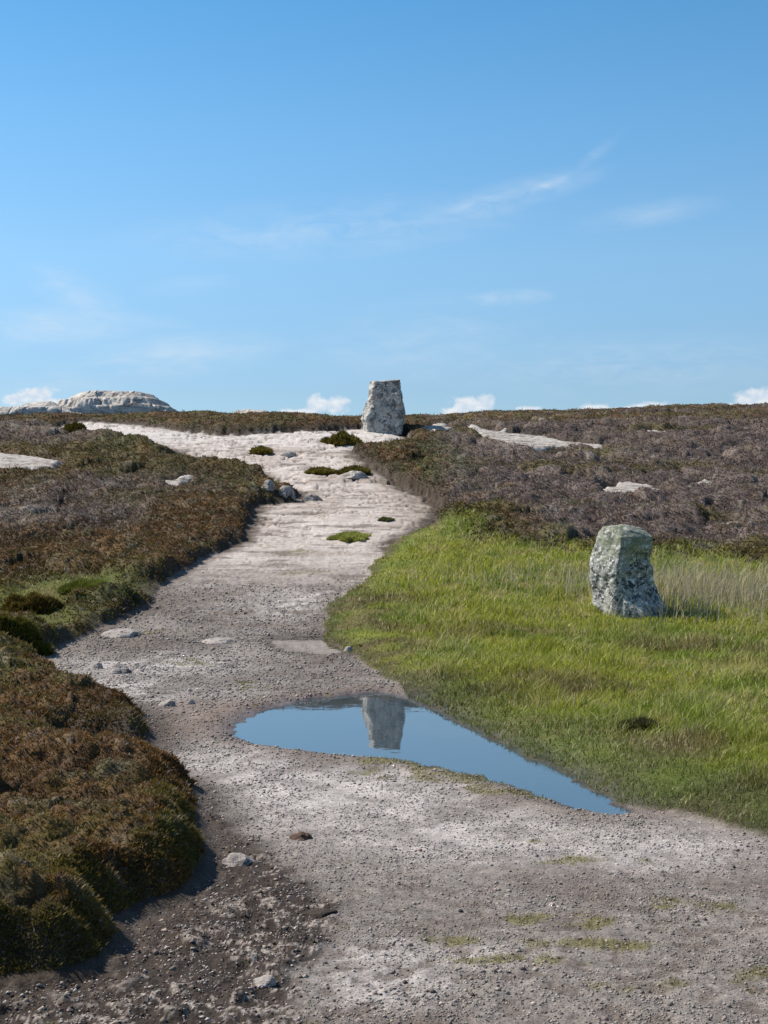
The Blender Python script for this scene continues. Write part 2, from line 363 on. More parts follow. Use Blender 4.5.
_nt.links.new(mixn(_nt, _a, ramp(_nt, noise(_nt, _co, 150, 3, .6), [(.3, .7), (.7, 1.3)]), .8, 'MULTIPLY'), _bs.inputs['Base Color']); _bs.inputs['Roughness'].default_value = .85; _bs.inputs['Specular IOR Level'].default_value = .3

# ------------------------------------------------------------------ mesh helpers
def tag(o, label, cat, group=None, kind=None):
    o['label'] = label; o['category'] = cat
    if group: o['group'] = group
    if kind: o['kind'] = kind
    return o
def mesh_obj(name, V, faces, material, col=None, loc=(0,0,0), parent=None, smooth=False, extra=None):
    """faces: (n,3) or (n,4) int array"""
    me = bpy.data.meshes.new(name); n, k = faces.shape
    me.vertices.add(len(V)); me.vertices.foreach_set('co', np.asarray(V, np.float32).ravel())
    me.loops.add(n*k); me.loops.foreach_set('vertex_index', faces.astype(np.int32).ravel())
    me.polygons.add(n); me.polygons.foreach_set('loop_start', np.arange(0, n*k, k, dtype=np.int32))
    if smooth: me.polygons.foreach_set('use_smooth', np.ones(n, bool))
    if col is not None:
        a = me.color_attributes.new('col', 'FLOAT_COLOR', 'POINT')
        a.data.foreach_set('color', np.hstack([col, np.ones((len(col),1))]).astype(np.float32).ravel())
    for kx, vx in (extra or {}).items():
        a = me.attributes.new(kx, 'FLOAT', 'POINT'); a.data.foreach_set('value', vx.astype(np.float32).ravel())
    me.update(calc_edges=True); me.validate()
    me.materials.append(material)
    o = bpy.data.objects.new(name, me); COL.objects.link(o); o.location = loc
    if parent is not None: o.parent = parent
    return o

# ------------------------------------------------------------------ ground and path, one continuous grid
s_in = np.linspace(-1, 1, 761)
s_out = np.concatenate([1+np.linspace(.01, .6, 60), 1.6+np.geomspace(.05, 60, 34)])
S_ = np.concatenate([-s_out[::-1], s_in, s_out])
ys = [3.0]
while ys[-1] < 78: ys.append(ys[-1]*1.0041)
Yr = np.concatenate([np.linspace(-60, 2, 24), np.linspace(2.1, 2.95, 12), ys, np.geomspace(79, 7000, 70)])
def W(y): return .30*np.maximum(y, 0)+.9
SX, YY = np.meshgrid(S_, Yr); XX = SX*W(YY)
SF = surface(XX, YY); ZZ = SF['z']
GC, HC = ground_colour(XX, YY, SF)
wet = ss(-.30, -.02, SF['sW'])
nr, nc = XX.shape
V = np.stack([XX, YY, ZZ], -1).reshape(-1, 3)
idx = np.arange(nr*nc).reshape(nr, nc)
Q = np.stack([idx[:-1,:-1], idx[:-1,1:], idx[1:,1:], idx[1:,:-1]], -1).reshape(-1, 4)
ip = SF['inP'].reshape(-1)[Q].mean(1) > .5
def sub(name, mask):
    q = Q[mask]; u, inv = np.unique(q, return_inverse=True)
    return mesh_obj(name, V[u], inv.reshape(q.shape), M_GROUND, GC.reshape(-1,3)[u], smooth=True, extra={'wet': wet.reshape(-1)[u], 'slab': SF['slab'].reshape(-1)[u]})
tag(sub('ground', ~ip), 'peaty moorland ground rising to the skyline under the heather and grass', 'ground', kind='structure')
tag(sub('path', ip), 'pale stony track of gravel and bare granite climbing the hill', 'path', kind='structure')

fields = dict(z=ZZ, L=SF['L'], G=SF['G'], P=SF['inP'], sW=SF['sW'], sP=SF['sP'], peat=SF['peat'], hr=HC[...,0], hg=HC[...,1], hb=HC[...,2], gr=GC[...,0], gg=GC[...,1], gb=GC[...,2], sR=SF['sR'], slab=SF['slab'], sW2=SF['sW2'])
def sample(x, y, *names):
    s = x/W(y); i = np.clip(np.searchsorted(Yr, y)-1, 0, nr-2); j = np.clip(np.searchsorted(S_, s)-1, 0, nc-2)
    a = np.clip((y-Yr[i])/(Yr[i+1]-Yr[i]), 0, 1); b = np.clip((s-S_[j])/(S_[j+1]-S_[j]), 0, 1)
    out = []
    for n in names:
        g = fields[n]
        out.append((g[i,j]*(1-b)+g[i,j+1]*b)*(1-a)+(g[i+1,j]*(1-b)+g[i+1,j+1]*b)*a)
    return out if len(out) > 1 else out[0]
def gz(x, y): return float(sample(np.array([x]), np.array([y]), 'z')[0])

# ------------------------------------------------------------------ scatter
def spread(n, y0, y1, wide=.34, pad=.8):
    y = np.exp(rng.uniform(math.log(y0), math.log(y1), n)); x = rng.uniform(-1, 1, n)*(wide*y+pad)
    return x, y
def normal_at(x, y, e):
    zx = (sample(x+e, y, 'z')-sample(x-e, y, 'z'))/(2*e); zy = (sample(x, y+e, 'z')-sample(x, y-e, 'z'))/(2*e)
    n = np.stack([-zx, -zy, np.ones_like(zx)], -1); return n/np.linalg.norm(n, axis=1, keepdims=True)
def tufts(px, nrm, length, width, nb=4, splay=.75):
    """nb narrow triangles fanning out of each point"""
    n = len(px); Vs = []; 
    for k in range(nb):
        a = rng.uniform(0, 2*np.pi, n); d = nrm+splay*np.stack([np.cos(a), np.sin(a), rng.uniform(-.2, .5, n)], -1)*rng.uniform(.3, 1, n)[:, None]
        d /= np.linalg.norm(d, axis=1, keepdims=True)
        w = rng.normal(size=(n, 3)); w -= (w*d).sum(1, keepdims=True)*d; w /= np.linalg.norm(w, axis=1, keepdims=True)+1e-9
        L = length*rng.uniform(.55, 1.15, n)
        ww = width*rng.uniform(.6, 1.3, n)
        mid = px+d*(L*.55)[:, None]
        Vs += [px-d*(L*.15)[:, None], mid+w*ww[:, None]*.5, px+d*L[:, None]+w*(rng.uniform(-.3,.3,n)*ww)[:, None], mid-w*ww[:, None]*.5]
    V = np.stack(Vs, 1).reshape(-1, 3)
    f = np.arange(n*nb*4).reshape(-1, 4)
    return V, f
def jitter_col(c, amt=.35, per=1):
    n = len(c); b = np.clip(1+amt*rng.normal(size=(n,1)), .3, 2.2); h = 1+.035*rng.normal(size=(n,3))
    return np.repeat(np.clip(c*b*h, .004, .8), per, 0)

# heather
x, y = spread(800000, 3.6, 64)
L = sample(x, y, 'L'); inp = sample(x, y, 'P')
keep = (L > rng.uniform(.05, .55, len(x))) & (inp < .6)
x = x[keep]; y = y[keep]
e = np.maximum(.02, y*.004)
nrm = normal_at(x, y, e); nrm[:, 2] += .35; nrm /= np.linalg.norm(nrm, axis=1, keepdims=True)
wx, wy = spread(800000, 3.6, 50); wx2, wy2 = spread(900000, 3.6, 9.5); wx = np.concatenate([wx, wx2]); wy = np.concatenate([wy, wy2])
wsp, wL = sample(wx, wy, 'sP', 'L'); kk = (wsp < .04) & (wsp > -.26) & (wL > .03) & (wL < .985) & (sample(wx, wy, 'G') < .25)
wx, wy = wx[kk], wy[kk]; wn = normal_at(wx, wy, np.maximum(.02, wy*.004)); wn[:, 2] += .15; wn /= np.linalg.norm(wn, axis=1, keepdims=True)
x = np.concatenate([x, wx]); y = np.concatenate([y, wy]); nrm = np.concatenate([nrm, wn])
z, hr, hg, hb, gzz = sample(x, y, 'z', 'hr', 'hg', 'hb', 'L')
sz = np.clip(y/9, .75, 3.4)
px = np.stack([x, y, z-.005], -1)
col = np.stack([hr, hg, hb], -1)
dead = rng.random(len(x)) < .05
col[dead] = C(.27,.23,.19)
fl = rng.random(len(x)) < .08; col[fl] = col[fl]*.6+C(.09,.055,.03)
sz = np.clip(y/9, .5, 3.4); ln = .023*sz**.7*(.4+.8*rng.random(len(x))+1.2*(rng.random(len(x)) < .06)); wd = .0078*sz**.9
nw = len(wx); ln[-nw:] *= np.where(y[-nw:] > 22, .45, 1)
xb = x < (-.9+.05*np.maximum(y-10, 0)*.6)
for m, lab in ((xb & (y < 900), 'rusty brown and olive heather covering the moor left of the track'), (~xb, 'purple brown heather covering the hillside right of the track')):
    v, f = tufts(px[m], nrm[m], ln[m], wd[m], 3, 1.2)
    tag(mesh_obj('heather', v, f, M_LEAF, jitter_col(col[m], .17, 12)), lab, 'heather', kind='stuff')

# grass
def blades(bx, h, w, lean, col, bend=.5):
    n = len(bx); a = rng.uniform(0, 2*np.pi, n)
    d = np.stack([np.cos(a), np.sin(a), np.zeros(n)], -1)
    ld = lean*(rng.normal(size=(n,2))*.8+C(.22,-.1)); l3 = np.concatenate([ld, np.zeros((n,1))], 1)
    up = np.zeros((n,3)); up[:,2] = 1
    p0 = bx; p1 = bx+(up*.55+l3*.22)*h[:,None]; p2 = bx+(up*.95+l3*.8)*h[:,None]
    w = w[:,None]*d*.5
    V = np.stack([p0-w, p0+w, p1+w*.8, p1-w*.8, p2], 1).reshape(-1,3)
    b = np.arange(n)[:,None]*5
    f = np.concatenate([b+[0,1,2], b+[0,2,3], b+[3,2,4]], 1).reshape(-1,3)
    return V, f, np.repeat(col, 5, 0)
p2_ = P(629, 613, .10)
x, y = spread(480000, 4.4, 31, .36)
G, inp, sw, sp = sample(x, y, 'G', 'P', 'sW', 'sP')
keep = (G > .03+.85*rng.random(len(x))**1.6) & (inp < .5) & (sw < -.03)
x = x[keep]; y = y[keep]; G = G[keep]; sp = sp[keep]
Sx = dict(sP=sample(x, y, 'sP')); gcol = grass_colour(x, y, Sx); z = sample(x, y, 'z')
near2 = 1-.5*np.exp(-(((x-p2_[0])/.9)**2+((y-p2_[1]+.5)/1.1)**2))
shrt = near2*ss(.05, 1.2, -sp)*.8+.2
clump = .35+1.0*ss(-.3, .45, fbm(x*2.0, y*1.5, 101, 4, .6))
worn = 1-.6*blob(x,y,365,655,50,26)-.6*blob(x,y,660,775,80,22)-.55*blob(x,y,630,700,60,9)
left = x < -1.5
h = (.095*shrt*clump*np.clip(worn,.25,1)+.025)*rng.uniform(.45,1.4,len(x))*np.where(left, .45, 1)
gcol[left] = gcol[left]*.22+C(.080,.062,.020)*(.6+.9*rng.random((int(left.sum()),1)))
w = .0042*np.clip(y/7, 1, 4)*rng.uniform(.7,1.4,len(x))
straw = rng.random(len(x)) < .10+.25*ss(.0,.4,fbm(x*.9,y*.8,102,3))
gcol[straw] = C(.42,.37,.19)
gcol = jitter_col(gcol, .22)
bx = np.stack([x,y,z-.01], -1)
for m, lab in ((left, 'short yellowish green turf patch between heather and the left of the track'), (~left, 'long bright green grass sward around the lichen covered stone')):
    v, f, c = blades(bx[m], h[m], w[m], .75, gcol[m])
    tag(mesh_obj('grass', v, f, M_GRASS, c), lab, 'grass', kind='stuff')
# pale dry stalks right of the low stone and scattered seed heads
c0 = P(722, 604); n = 3600
x = c0[0]+rng.normal(size=n)*1.0; y = c0[1]+rng.normal(size=n)*1.2
x2 = P(620,600)[0]+rng.normal(size=420)*1.6; y2 = P(620,606)[1]+.7+np.abs(rng.normal(size=420))*1.3
x = np.concatenate([x,x2]); y = np.concatenate([y,y2])
g = sample(x,y,'G'); k = g > .5; x = x[k]; y = y[k]; n = len(x)
v, f, c = blades(np.stack([x,y,sample(x,y,'z')-.01],-1), rng.uniform(.18,.42,n), rng.uniform(.005,.011,n), .5, jitter_col(np.tile(C(.40,.35,.23),(n,1)),.25))
tag(mesh_obj('dry_grass', v, f, M_GRASS, c), 'pale straw coloured dry grass stalks right of the lichen covered stone', 'dry grass', kind='stuff')
# moss and short turf on the track
x, y = spread(240000, 3.9, 26, .30)
Sx = dict(zip(('inP', 'sW'), sample(x, y, 'P', 'sW'))); mm = moss_mask(x, y, Sx); k = mm > rng.uniform(.2, .9, len(x)); x = x[k]; y = y[k]; n = len(x)
v, f, c = blades(np.stack([x,y,sample(x,y,'z')-.003],-1), rng.uniform(.008,.028,n), .0028*np.clip(y/6,.8,4), .9, jitter_col(np.tile(C(.19,.17,.06),(n,1)),.3))
tag(mesh_obj('moss', v, f, M_GRASS, c), 'olive green moss and thin turf creeping over the gravel', 'moss', kind='stuff')

# gravel chips
def ico():
    t = (1+5**.5)/2
    v = np.array([(-1,t,0),(1,t,0),(-1,-t,0),(1,-t,0),(0,-1,t),(0,1,t),(0,-1,-t),(0,1,-t),(t,0,-1),(t,0,1),(-t,0,-1),(-t,0,1)])/math.sqrt(1+t*t)
    f = np.array([(0,11,5),(0,5,1),(0,1,7),(0,7,10),(0,10,11),(1,5,9),(5,11,4),(11,10,2),(10,7,6),(7,1,8),(3,9,4),(3,4,2),(3,2,6),(3,6,8),(3,8,9),(4,9,5),(2,4,11),(6,2,10),(8,6,7),(9,8,1)])
    return v, f
IV, IF = ico()
OV = np.array([(1,0,0),(-1,0,0),(0,1,0),(0,-1,0),(0,0,1),(0,0,-1)], float); OF = np.array([(0,2,4),(2,1,4),(1,3,4),(3,0,4),(2,0,5),(1,2,5),(3,1,5),(0,3,5)])
def chips(x, y, r, col, bv, bf, flat=.6, sink=.25):
    n = len(x); k = len(bv); z = sample(x, y, 'z')
    a = rng.uniform(0, 2*np.pi, n); ca, sa = np.cos(a)[:,None], np.sin(a)[:,None]
    j = bv[None]*(1+.45*rng.uniform(-1,1,(n,k,3)))*np.stack([np.ones(n), rng.uniform(.6,1,n), rng.uniform(.45,.9,n)*flat/.6],-1)[:,None]
    v = np.stack([j[...,0]*ca-j[...,1]*sa, j[...,0]*sa+j[...,1]*ca, j[...,2]], -1)*r[:,None,None]
    v += np.stack([x,y,z+r*sink],-1)[:,None]
    f = bf[None]+(np.arange(n)*k)[:,None,None]
    return v.reshape(-1,3), f.reshape(-1,3), np.repeat(col, k, 0)
x, y = spread(330000, 3.7, 22, .30, .6)
inp, peat, sw, sw2, gr, gg, gb = sample(x, y, 'P','peat','sW','sW2','gr','gg','gb')
dens = ss(.3,.9,inp)*np.clip(.55+1.0*fbm(x*2.2,y*2.2,111,3),.12,1)*(1-.25*peat)
k = (rng.random(len(x)) < dens*.75) & (sw < -.06) & (sw2 < -.05)
x,y = x[k],y[k]; bc = np.stack([gr,gg,gb],-1)[k]; pk = peat[k]
r = np.clip(rng.lognormal(math.log(.0042), .38, len(x)), .002, .012)*np.clip(y/6.5,.85,2.6)
base = bc*.55+C(.36,.315,.275)*.45*(.5+rng.random((len(x),1)))
base = np.where((pk > .5)[:,None], np.where(rng.random((len(x),1)) < .6, C(.075,.052,.040), C(.40,.35,.31)), base)
v,f,c = chips(x,y,r,jitter_col(base,.25),OV,OF)
tag(mesh_obj('gravel', v, f, M_PEB, c), 'fine pale grey gravel strewn over the track', 'gravel', kind='stuff')
x, y = spread(26000, 3.7, 24, .30, .6)
inp, peat, sw, sw2, gr, gg, gb = sample(x, y, 'P','peat','sW','sW2','gr','gg','gb')
dens = ss(.3,.9,inp)*(.15+.85*np.maximum(peat, ss(6.6,5.2,y)))*np.clip(.5+1.5*fbm(x*2.5,y*2.5,112,3),.05,1)
k = (rng.random(len(x)) < dens) & (sw < -.1) & (sw2 < -.1); x,y = x[k],y[k]
r = np.clip(rng.lognormal(math.log(.0062), .42, len(x)), .004, .015)*np.clip(y/8,.9,2)
v,f,c = chips(x,y,r,jitter_col(np.tile(C(.24,.195,.16),(len(x),1)),.45),IV,IF,.5,.1)
tag(mesh_obj('gravel', v, f, M_PEB, c), 'coarse broken stones scattered in dark peaty soil at the near edge of the track', 'gravel', kind='stuff')

# ------------------------------------------------------------------ water
def water(pg, level, label, grow, col, name='water', ior=1.66):
    c = pg.mean(0); d = pg-c
    g = []
    for i in range(len(pg)):
        e1 = pg[i]-pg[i-1]; e2 = pg[(i+1)%len(pg)]-pg[i]; t = e1/np.linalg.norm(e1)+e2/np.linalg.norm(e2); t /= np.linalg.norm(t)+1e-9
        nn = np.array([t[1], -t[0]]); 
        if (sdp(pg, np.array([pg[i][0]+nn[0]*.02]), np.array([pg[i][1]+nn[1]*.02]))[0]) > 0: nn = -nn
        g.append(pg[i]+nn*grow)
    g = np.array(g)
    me = bpy.data.meshes.new(name); me.from_pydata([(a, b, level) for a, b in g], [], [list(range(len(g)))]); me.update()
    m, nt, bs = mat('water_'+str(round(level,2)))
    bs.inputs['Base Color'].default_value = (*col, 1); bs.inputs['Roughness'].default_value = .02; bs.inputs['IOR'].default_value = ior; bs.inputs['Specular Tint'].default_value = (.78,.94,1,1)
    bs.inputs['Transmission Weight'].default_value = .85
    co = N(nt,'ShaderNodeTexCoord').outputs['Object']
    nt.links.new(bump(nt, noise(nt, co, 5, 2, .5), .02, .02), bs.inputs['Normal'])
    me.materials.append(m); o = bpy.data.objects.new(name, me); COL.objects.link(o)
    if me.polygons[0].normal.z < 0: me.flip_normals()
    return tag(o, label, 'water', kind='structure')
water(WATER, 0.0, 'large blue puddle mirroring the sky and the upright stone', .10, (.30,.42,.50))
water(WATER2, LW2, 'small shallow grey puddle higher up the track beside the grass', .14, (.16,.14,.12), 'water', 1.36)

# ------------------------------------------------------------------ standing stones
def noise3(p, s, seed): return (pn(p[:,0]*s+p[:,2]*s*.37, p[:,2]*s-p[:,1]*s*.23, seed)+pn(p[:,1]*s+p[:,2]*s*.41+7, p[:,2]*s*.8+p[:,0]*s*.29, seed+3))*.5
def loft(levels, n=150, rows=150, power=.0):
    """levels: list of (z, [corner xy ...]) with the same corner count; returns verts, quads"""
    zs = np.array([l[0] for l in levels]); cs = np.array([l[1] for l in levels], float)
    V = []
    zz = np.linspace(zs[0], zs[-1], rows)
    for z in zz:
        c = np.stack([[np.interp(z, zs, cs[:,i,k]) for k in (0,1)] for i in range(cs.shape[1])])
        e = np.roll(c, -1, 0)-c; L = np.linalg.norm(e, axis=1); cum = np.concatenate([[0], np.cumsum(L)])/L.sum()
        t = (np.arange(n)+.5)/n; k = np.clip(np.searchsorted(cum, t)-1, 0, len(c)-1)
        fr = (t-cum[k])/(cum[k+1]-cum[k]); p = c[k]+e[k]*fr[:,None]
        for _ in range(2): p = (np.roll(p,1,0)+p*2+np.roll(p,-1,0))/4
        V.append(np.concatenate([p, np.full((n,1), z)], 1))
    # close the top with shrinking rings
    top = V[-1]; c = top.mean(0)
    for s_, dz in ((.96,.012),(.88,.022),(.75,.028),(.55,.032),(.35,.034),(.15,.035),(.02,.035)):
        q = c+(top-c)*s_; q[:,2] = top[:,2]+dz; V.append(q)
    bot = V[0].copy(); c = bot.mean(0); B = []
    for s_ in (.02,.5,.9): B.append(c+(bot-c)*s_)
    V = B+V; m = len(V); V = np.concatenate(V)
    i = np.arange(m-1)[:,None]; j = np.arange(n)[None]; jn = (j+1) % n
    f = np.stack([i*n+j, i*n+jn, (i+1)*n+jn, (i+1)*n+j], -1).reshape(-1,4)
    return V, f
def roughen(V, faces, amps, seed, size):
    c = V.mean(0); d = V-c; d /= np.linalg.norm(d, axis=1, keepdims=True)
    o = 0
    for s, a in amps: 
        q = noise3(V, s, seed+int(s*7)); o = o+a*q
    # broken facets
    w, idv = worley(V[:,0]*3.2/size+V[:,1]*2.1/size, V[:,2]*3.4/size-V[:,1]*1.3/size, seed)
    o = o+.05*size*(idv-.5)*ss(.75,.3,w)
    return V+d*o[:,None]*np.array([1,1,.6])
# stone on the skyline: 1 px = Y/F metres
SY = 45.0; k = SY/F
def lev1(zpx, xl, xe, xr, lean=0):   # px offsets from x=382
    return (zpx*k, [((xl-382)*k, .12+lean), ((xe-382)*k, -.24+lean), ((xr-382)*k, -.54+lean), ((xr+1-382)*k, .40+lean), ((xl+3-382)*k, .46+lean)])
V1, f1 = loft([lev1(-6,364,368,401), lev1(1,362.5,367,402), lev1(10,362,368,403), lev1(20,363,370.5,403), lev1(32,366.5,372.5,401,.02), lev1(41,368,373,400,.03), lev1(48.5,369.5,374.5,399.5,.04)])
V1[:,2] += .035*(V1[:,0]/.6)*-.2
V1 = roughen(V1, f1, [(2.2,.05),(4.5,.055),(10,.022),(24,.010)], 5, 1.4)
p1 = (0.0-(384-382)*k, SY)
g1 = min(gz(p1[0]+dx, SY+dy) for dx in (-.5,0,.5) for dy in (-.4,0,.4))
zb1 = EYE+(HY-430)*k
tag(mesh_obj('standing_stone', V1, f1, M_STONE_UP, loc=(p1[0], SY, max(zb1, g1-.02)), smooth=True), 'upright grey granite stone on the skyline at the top of the track', 'standing stone', 'old upright boundary stones on the moor')
print('stone1 base', zb1, 'ground', g1)
# stone in the grass
p2 = P(629, 613, .10); SY2 = p2[1]; k = SY2/F
def lev2(ypx, xl, xe, xr, fe, fr, xm=None, fm=0):
    z = (611-ypx)*k; xm = xm if xm is not None else (xe+xr)/2
    return (z, [((xl-629)*k, .12), ((xe-629)*k, fe), ((xm-629)*k, (fe+fr)/2+fm), ((xr-629)*k, fr), ((xr-629)*k-.02, .42), ((xl+4-629)*k, .45)])
V2, f2 = loft([lev2(622,597,607,664,-.34,-.28,640,-.20), lev2(612,596,606.5,664,-.34,-.26,640,-.18), lev2(600,594.5,607.5,664,-.33,-.22,640,-.16), lev2(588,592.5,610,658.5,-.32,-.12,636,-.08),
   lev2(573,590.5,612,652.5,-.30,-.06,632,-.02), lev2(556,591.5,614.5,650,-.30,-.08,632,-.03), lev2(544,593.5,616,650.5,-.29,-.12,633,-.05), lev2(535,595.5,617,650.5,-.26,-.12,634,-.04), lev2(530,598.5,617.5,649,-.2,-.06,634,-.02), lev2(526.8,602,618,645,-.1,0,634,.0)])
hh = V2[:,2].max(); tm = ss(hh*.8, hh, V2[:,2]); V2[:,2] -= tm*.055*ss(-.05,.35,V2[:,0])
V2[:,:2] *= .955; V2[:,2] *= 1.04
V2 = roughen(V2, f2, [(2.5,.06),(6,.035),(14,.018),(30,.009)], 15, 1.1)
tag(mesh_obj('standing_stone', V2, f2, M_STONE_LOW, loc=(p2[0], SY2, gz(*p2)-.05), smooth=True), 'leaning stone blotched with white and green lichen standing in green grass', 'standing stone', 'old upright boundary stones on the moor')
print('stone2', p2, gz(*p2))

# ------------------------------------------------------------------ rocks
def ico_sub(n):
    v, f = IV.copy(), IF.copy()
    for _ in range(n):
        e = np.sort(np.concatenate([f[:,[0,1]],f[:,[1,2]],f[:,[2,0]]]),1); u, inv = np.unique(e, axis=0, return_inverse=True); inv = inv.reshape(-1)
        m = v[u].mean(1); m /= np.linalg.norm(m,axis=1,keepdims=True); b = len(v); k = len(f)
        a1,a2,a3 = b+inv[:k], b+inv[k:2*k], b+inv[2*k:]
        v = np.concatenate([v,m]); f = np.concatenate([np.stack([f[:,0],a1,a3],1),np.stack([f[:,1],a2,a1],1),np.stack([f[:,2],a3,a2],1),np.stack([a1,a2,a3],1)])
    return v, f
RV, RF = ico_sub(5)
def rock(name, label, cat, px, py, wpx, hpx, depth=.8, seed=1, m=None, group=None, y=None, sink=.35, ledge=0, h0=0.0, rot=0., base=None):
    c = P(px, py, h0) if y is None else ((px-CX)/F*y, y)
    k = c[1]/F; a = wpx*k/2; b = a*depth; h = hpx*k
    r = np.random.default_rng(seed); v = RV.copy()
    for _ in range(9):
        n = r.normal(size=3); n /= np.linalg.norm(n); n[2] = abs(n[2])*.8; d = r.uniform(.62,.9)
        q = np.maximum(v@n-d, 0); v -= q[:,None]*n
    v[:,2] = np.where(v[:,2] > 0, v[:,2], v[:,2]*.6)
    v *= np.array([a,b,h/(1-sink*.3)])
    o = noise3(v/a, 2.2, seed)*.16+noise3(v/a, 6, seed+1)*.06+noise3(v/a, 15, seed+2)*.03
    v = v+(v/np.linalg.norm(v,axis=1,keepdims=True))*o[:,None]*min(a,b,h*1.6)
    if ledge:
        q = v/np.array([a,b,h]); rid = 1-np.abs(noise3(q*np.array([1,1,.6]), 2.6, seed+9))*5; v[:,2] -= np.clip(rid,0,1)*h*.22; v[:,2] += h*.16*noise3(q, 3.3, seed+12)
        z = v[:,2]/h+.1*noise3(v/a,1.5,seed+4); v[:,2] = lerp(v[:,2], (terr(z, ledge)-.1*noise3(v/a,1.5,seed+4))*h, .4)
        wv = 1+.05*np.sin(z*ledge*6.28); v[:,:2] *= wv[:,None]
    cr, sr = math.cos(rot), math.sin(rot); v[:,:2] = v[:,:2]@np.array([[cr,sr],[-sr,cr]])
    zb = (gz(*c) if base is None else EYE+(HY-base)*k)-h*sink*.3
    o = mesh_obj(name, v, RF, m or M_ROCK, loc=(c[0],c[1],zb), smooth=True)
    return tag(o, label, cat, group)
G1 = 'bare granite outcrops on the skyline'
def tor(label, Y, prof, depth, seed):
    k = Y/F; xs = np.array([(a-CX)*k for a, b in prof]); hs = np.array([max(417-b, 0)*k for a, b in prof]); cx = xs.mean()
    gx, gy = np.meshgrid(np.linspace(xs[0], xs[-1], 260), np.linspace(-1, 1, 110))
    h = np.interp(gx, xs, hs); wob = fbm(gx*.9, gy*2, seed, 4, .6)
    yy = gy+.16*wob; z = h*np.clip(1-np.abs(yy)**2.2, 0, 1)**.55*(1+.10*fbm(gx*.7, gy*1.5, seed+3, 3))
    q = z/.31+.35*fbm(gx*.35, gy*1.2, seed+5, 3); zt = (np.floor(q)+ss(.25, .85, q-np.floor(q)))*.31-.11*fbm(gx*.35, gy*1.2, seed+5, 3)
    z = lerp(z, zt, .85*ss(.02, .2, z))+.008*fbm(gx*5, gy*9, seed+7, 3)
    crack = ss(.05, 0, np.abs(fbm(gx*.8, gy*1.3, seed+8, 3))); z = z-.06*crack
    edge = np.maximum(np.abs(gy), np.abs((gx-cx)/(xs[-1]-xs[0])*2)); z = z-.8*ss(.93, 1, edge)
    V = np.stack([gx-cx, gy*depth, z], -1).reshape(-1, 3); i = np.arange(gx.size).reshape(gx.shape)
    f = np.stack([i[:-1,:-1], i[:-1,1:], i[1:,1:], i[1:,:-1]], -1).reshape(-1, 4)
    n = len(V); B = V.copy(); B[:,2] = -1.0
    ring = np.concatenate([i[0,:-1], i[:-1,-1], i[-1,:0:-1], i[:0:-1,0]]); nx = np.roll(ring, -1)
    f = np.concatenate([f, f[:, ::-1]+n, np.stack([nx, ring, ring+n, nx+n], -1)])
    zb = EYE+(HY-417)*k
    return tag(mesh_obj('rock_outcrop', np.concatenate([V, B]), f, M_TOR, loc=(cx, Y, zb), smooth=False), label, 'rock', G1)
tor('large layered whaleback granite outcrop on the far left skyline', 57.5, [(58,418),(62,408),(68,400),(76,397),(88,394),(104,391.5),(128,391.5),(146,394),(158,399),(166,404),(176,410),(182,418)], 2.6, 301)
tor('low broken granite shelf at the left foot of the large skyline outcrop', 55.5, [(-40,418),(-30,411),(0,409),(18,407),(30,404.5),(52,403),(64,406),(80,409),(92,418)], 1.8, 311)
rock('rock_outcrop', 'small low granite hump on the skyline midway between outcrop and upright stone', 'rock', 249, 415, 54, 9, .8, 8, M_TOR, G1, 56, .2, 0, base=418)
G2 = 'loose rocks on the track'
rock('boulder', 'pale rounded boulder below the heather edge, left one of the touching pair', 'rock', 268, 499, 15, 8, .9, 11, M_ROCK, 'boulders at the heather edge')
rock('boulder', 'whitish wedge boulder below the heather edge, right one of the touching pair', 'rock', 286, 499, 20, 10, .8, 12, M_ROCK, 'boulders at the heather edge')
rock('boulder', 'brown rock on the granite slab just right of the boulder pair', 'rock', 313, 499, 22, 6, .7, 13, M_ROCK, 'boulders at the heather edge')
rock('rock', 'grey flat stone half buried in the gravel near the left heather', 'rock', 121, 673, 27, 9, .8, 21, M_ROCK, G2)
rock('rock', 'dark little stone left of the grey flat stone', 'rock', 98, 668, 11, 6, .8, 22, M_ROCK, G2)
rock('rock', 'brownish stone low in the gravel between the near heather and the puddle', 'rock', 168, 706, 20, 6, .8, 23, M_ROCK, G2)
rock('rock', 'small dark stone close to the left tip of the puddle', 'rock', 191, 704, 10, 5, .8, 24, M_ROCK, G2)
rock('rock', 'thin flat rock ledge crossing the track above the gravel', 'rock', 222, 641, 40, 4, 1.4, 25, M_ROCK, G2)
rock('rock', 'low rock ledge at the left side of the track beside the turf patch', 'rock', 125, 634, 46, 6, 1.2, 26, M_ROCK, G2)
rock('rock', 'pale smooth stone in dark peat just right of the near heather', 'rock', 238, 863, 34, 8, .9, 31, M_ROCK, G2)
rock('rock', 'pale angular stone in the peat at the bottom of the picture', 'rock', 266, 985, 26, 7, .8, 32, M_ROCK, G2)
rock('rock', 'stone standing in the grass bank right above the puddle edge', 'rock', 349, 655, 10, 5, .9, 34, M_ROCK, G2)
rock('rock', 'mossy topped rock lump in the middle of the granite slab', 'rock', 352, 477, 32, 6, .9, 35, M_SLAB, G2)
rock('rock', 'jagged white rock beside the mossy clump high on the slab', 'rock', 287, 455, 20, 5, .9, 36, M_SLAB, G2)

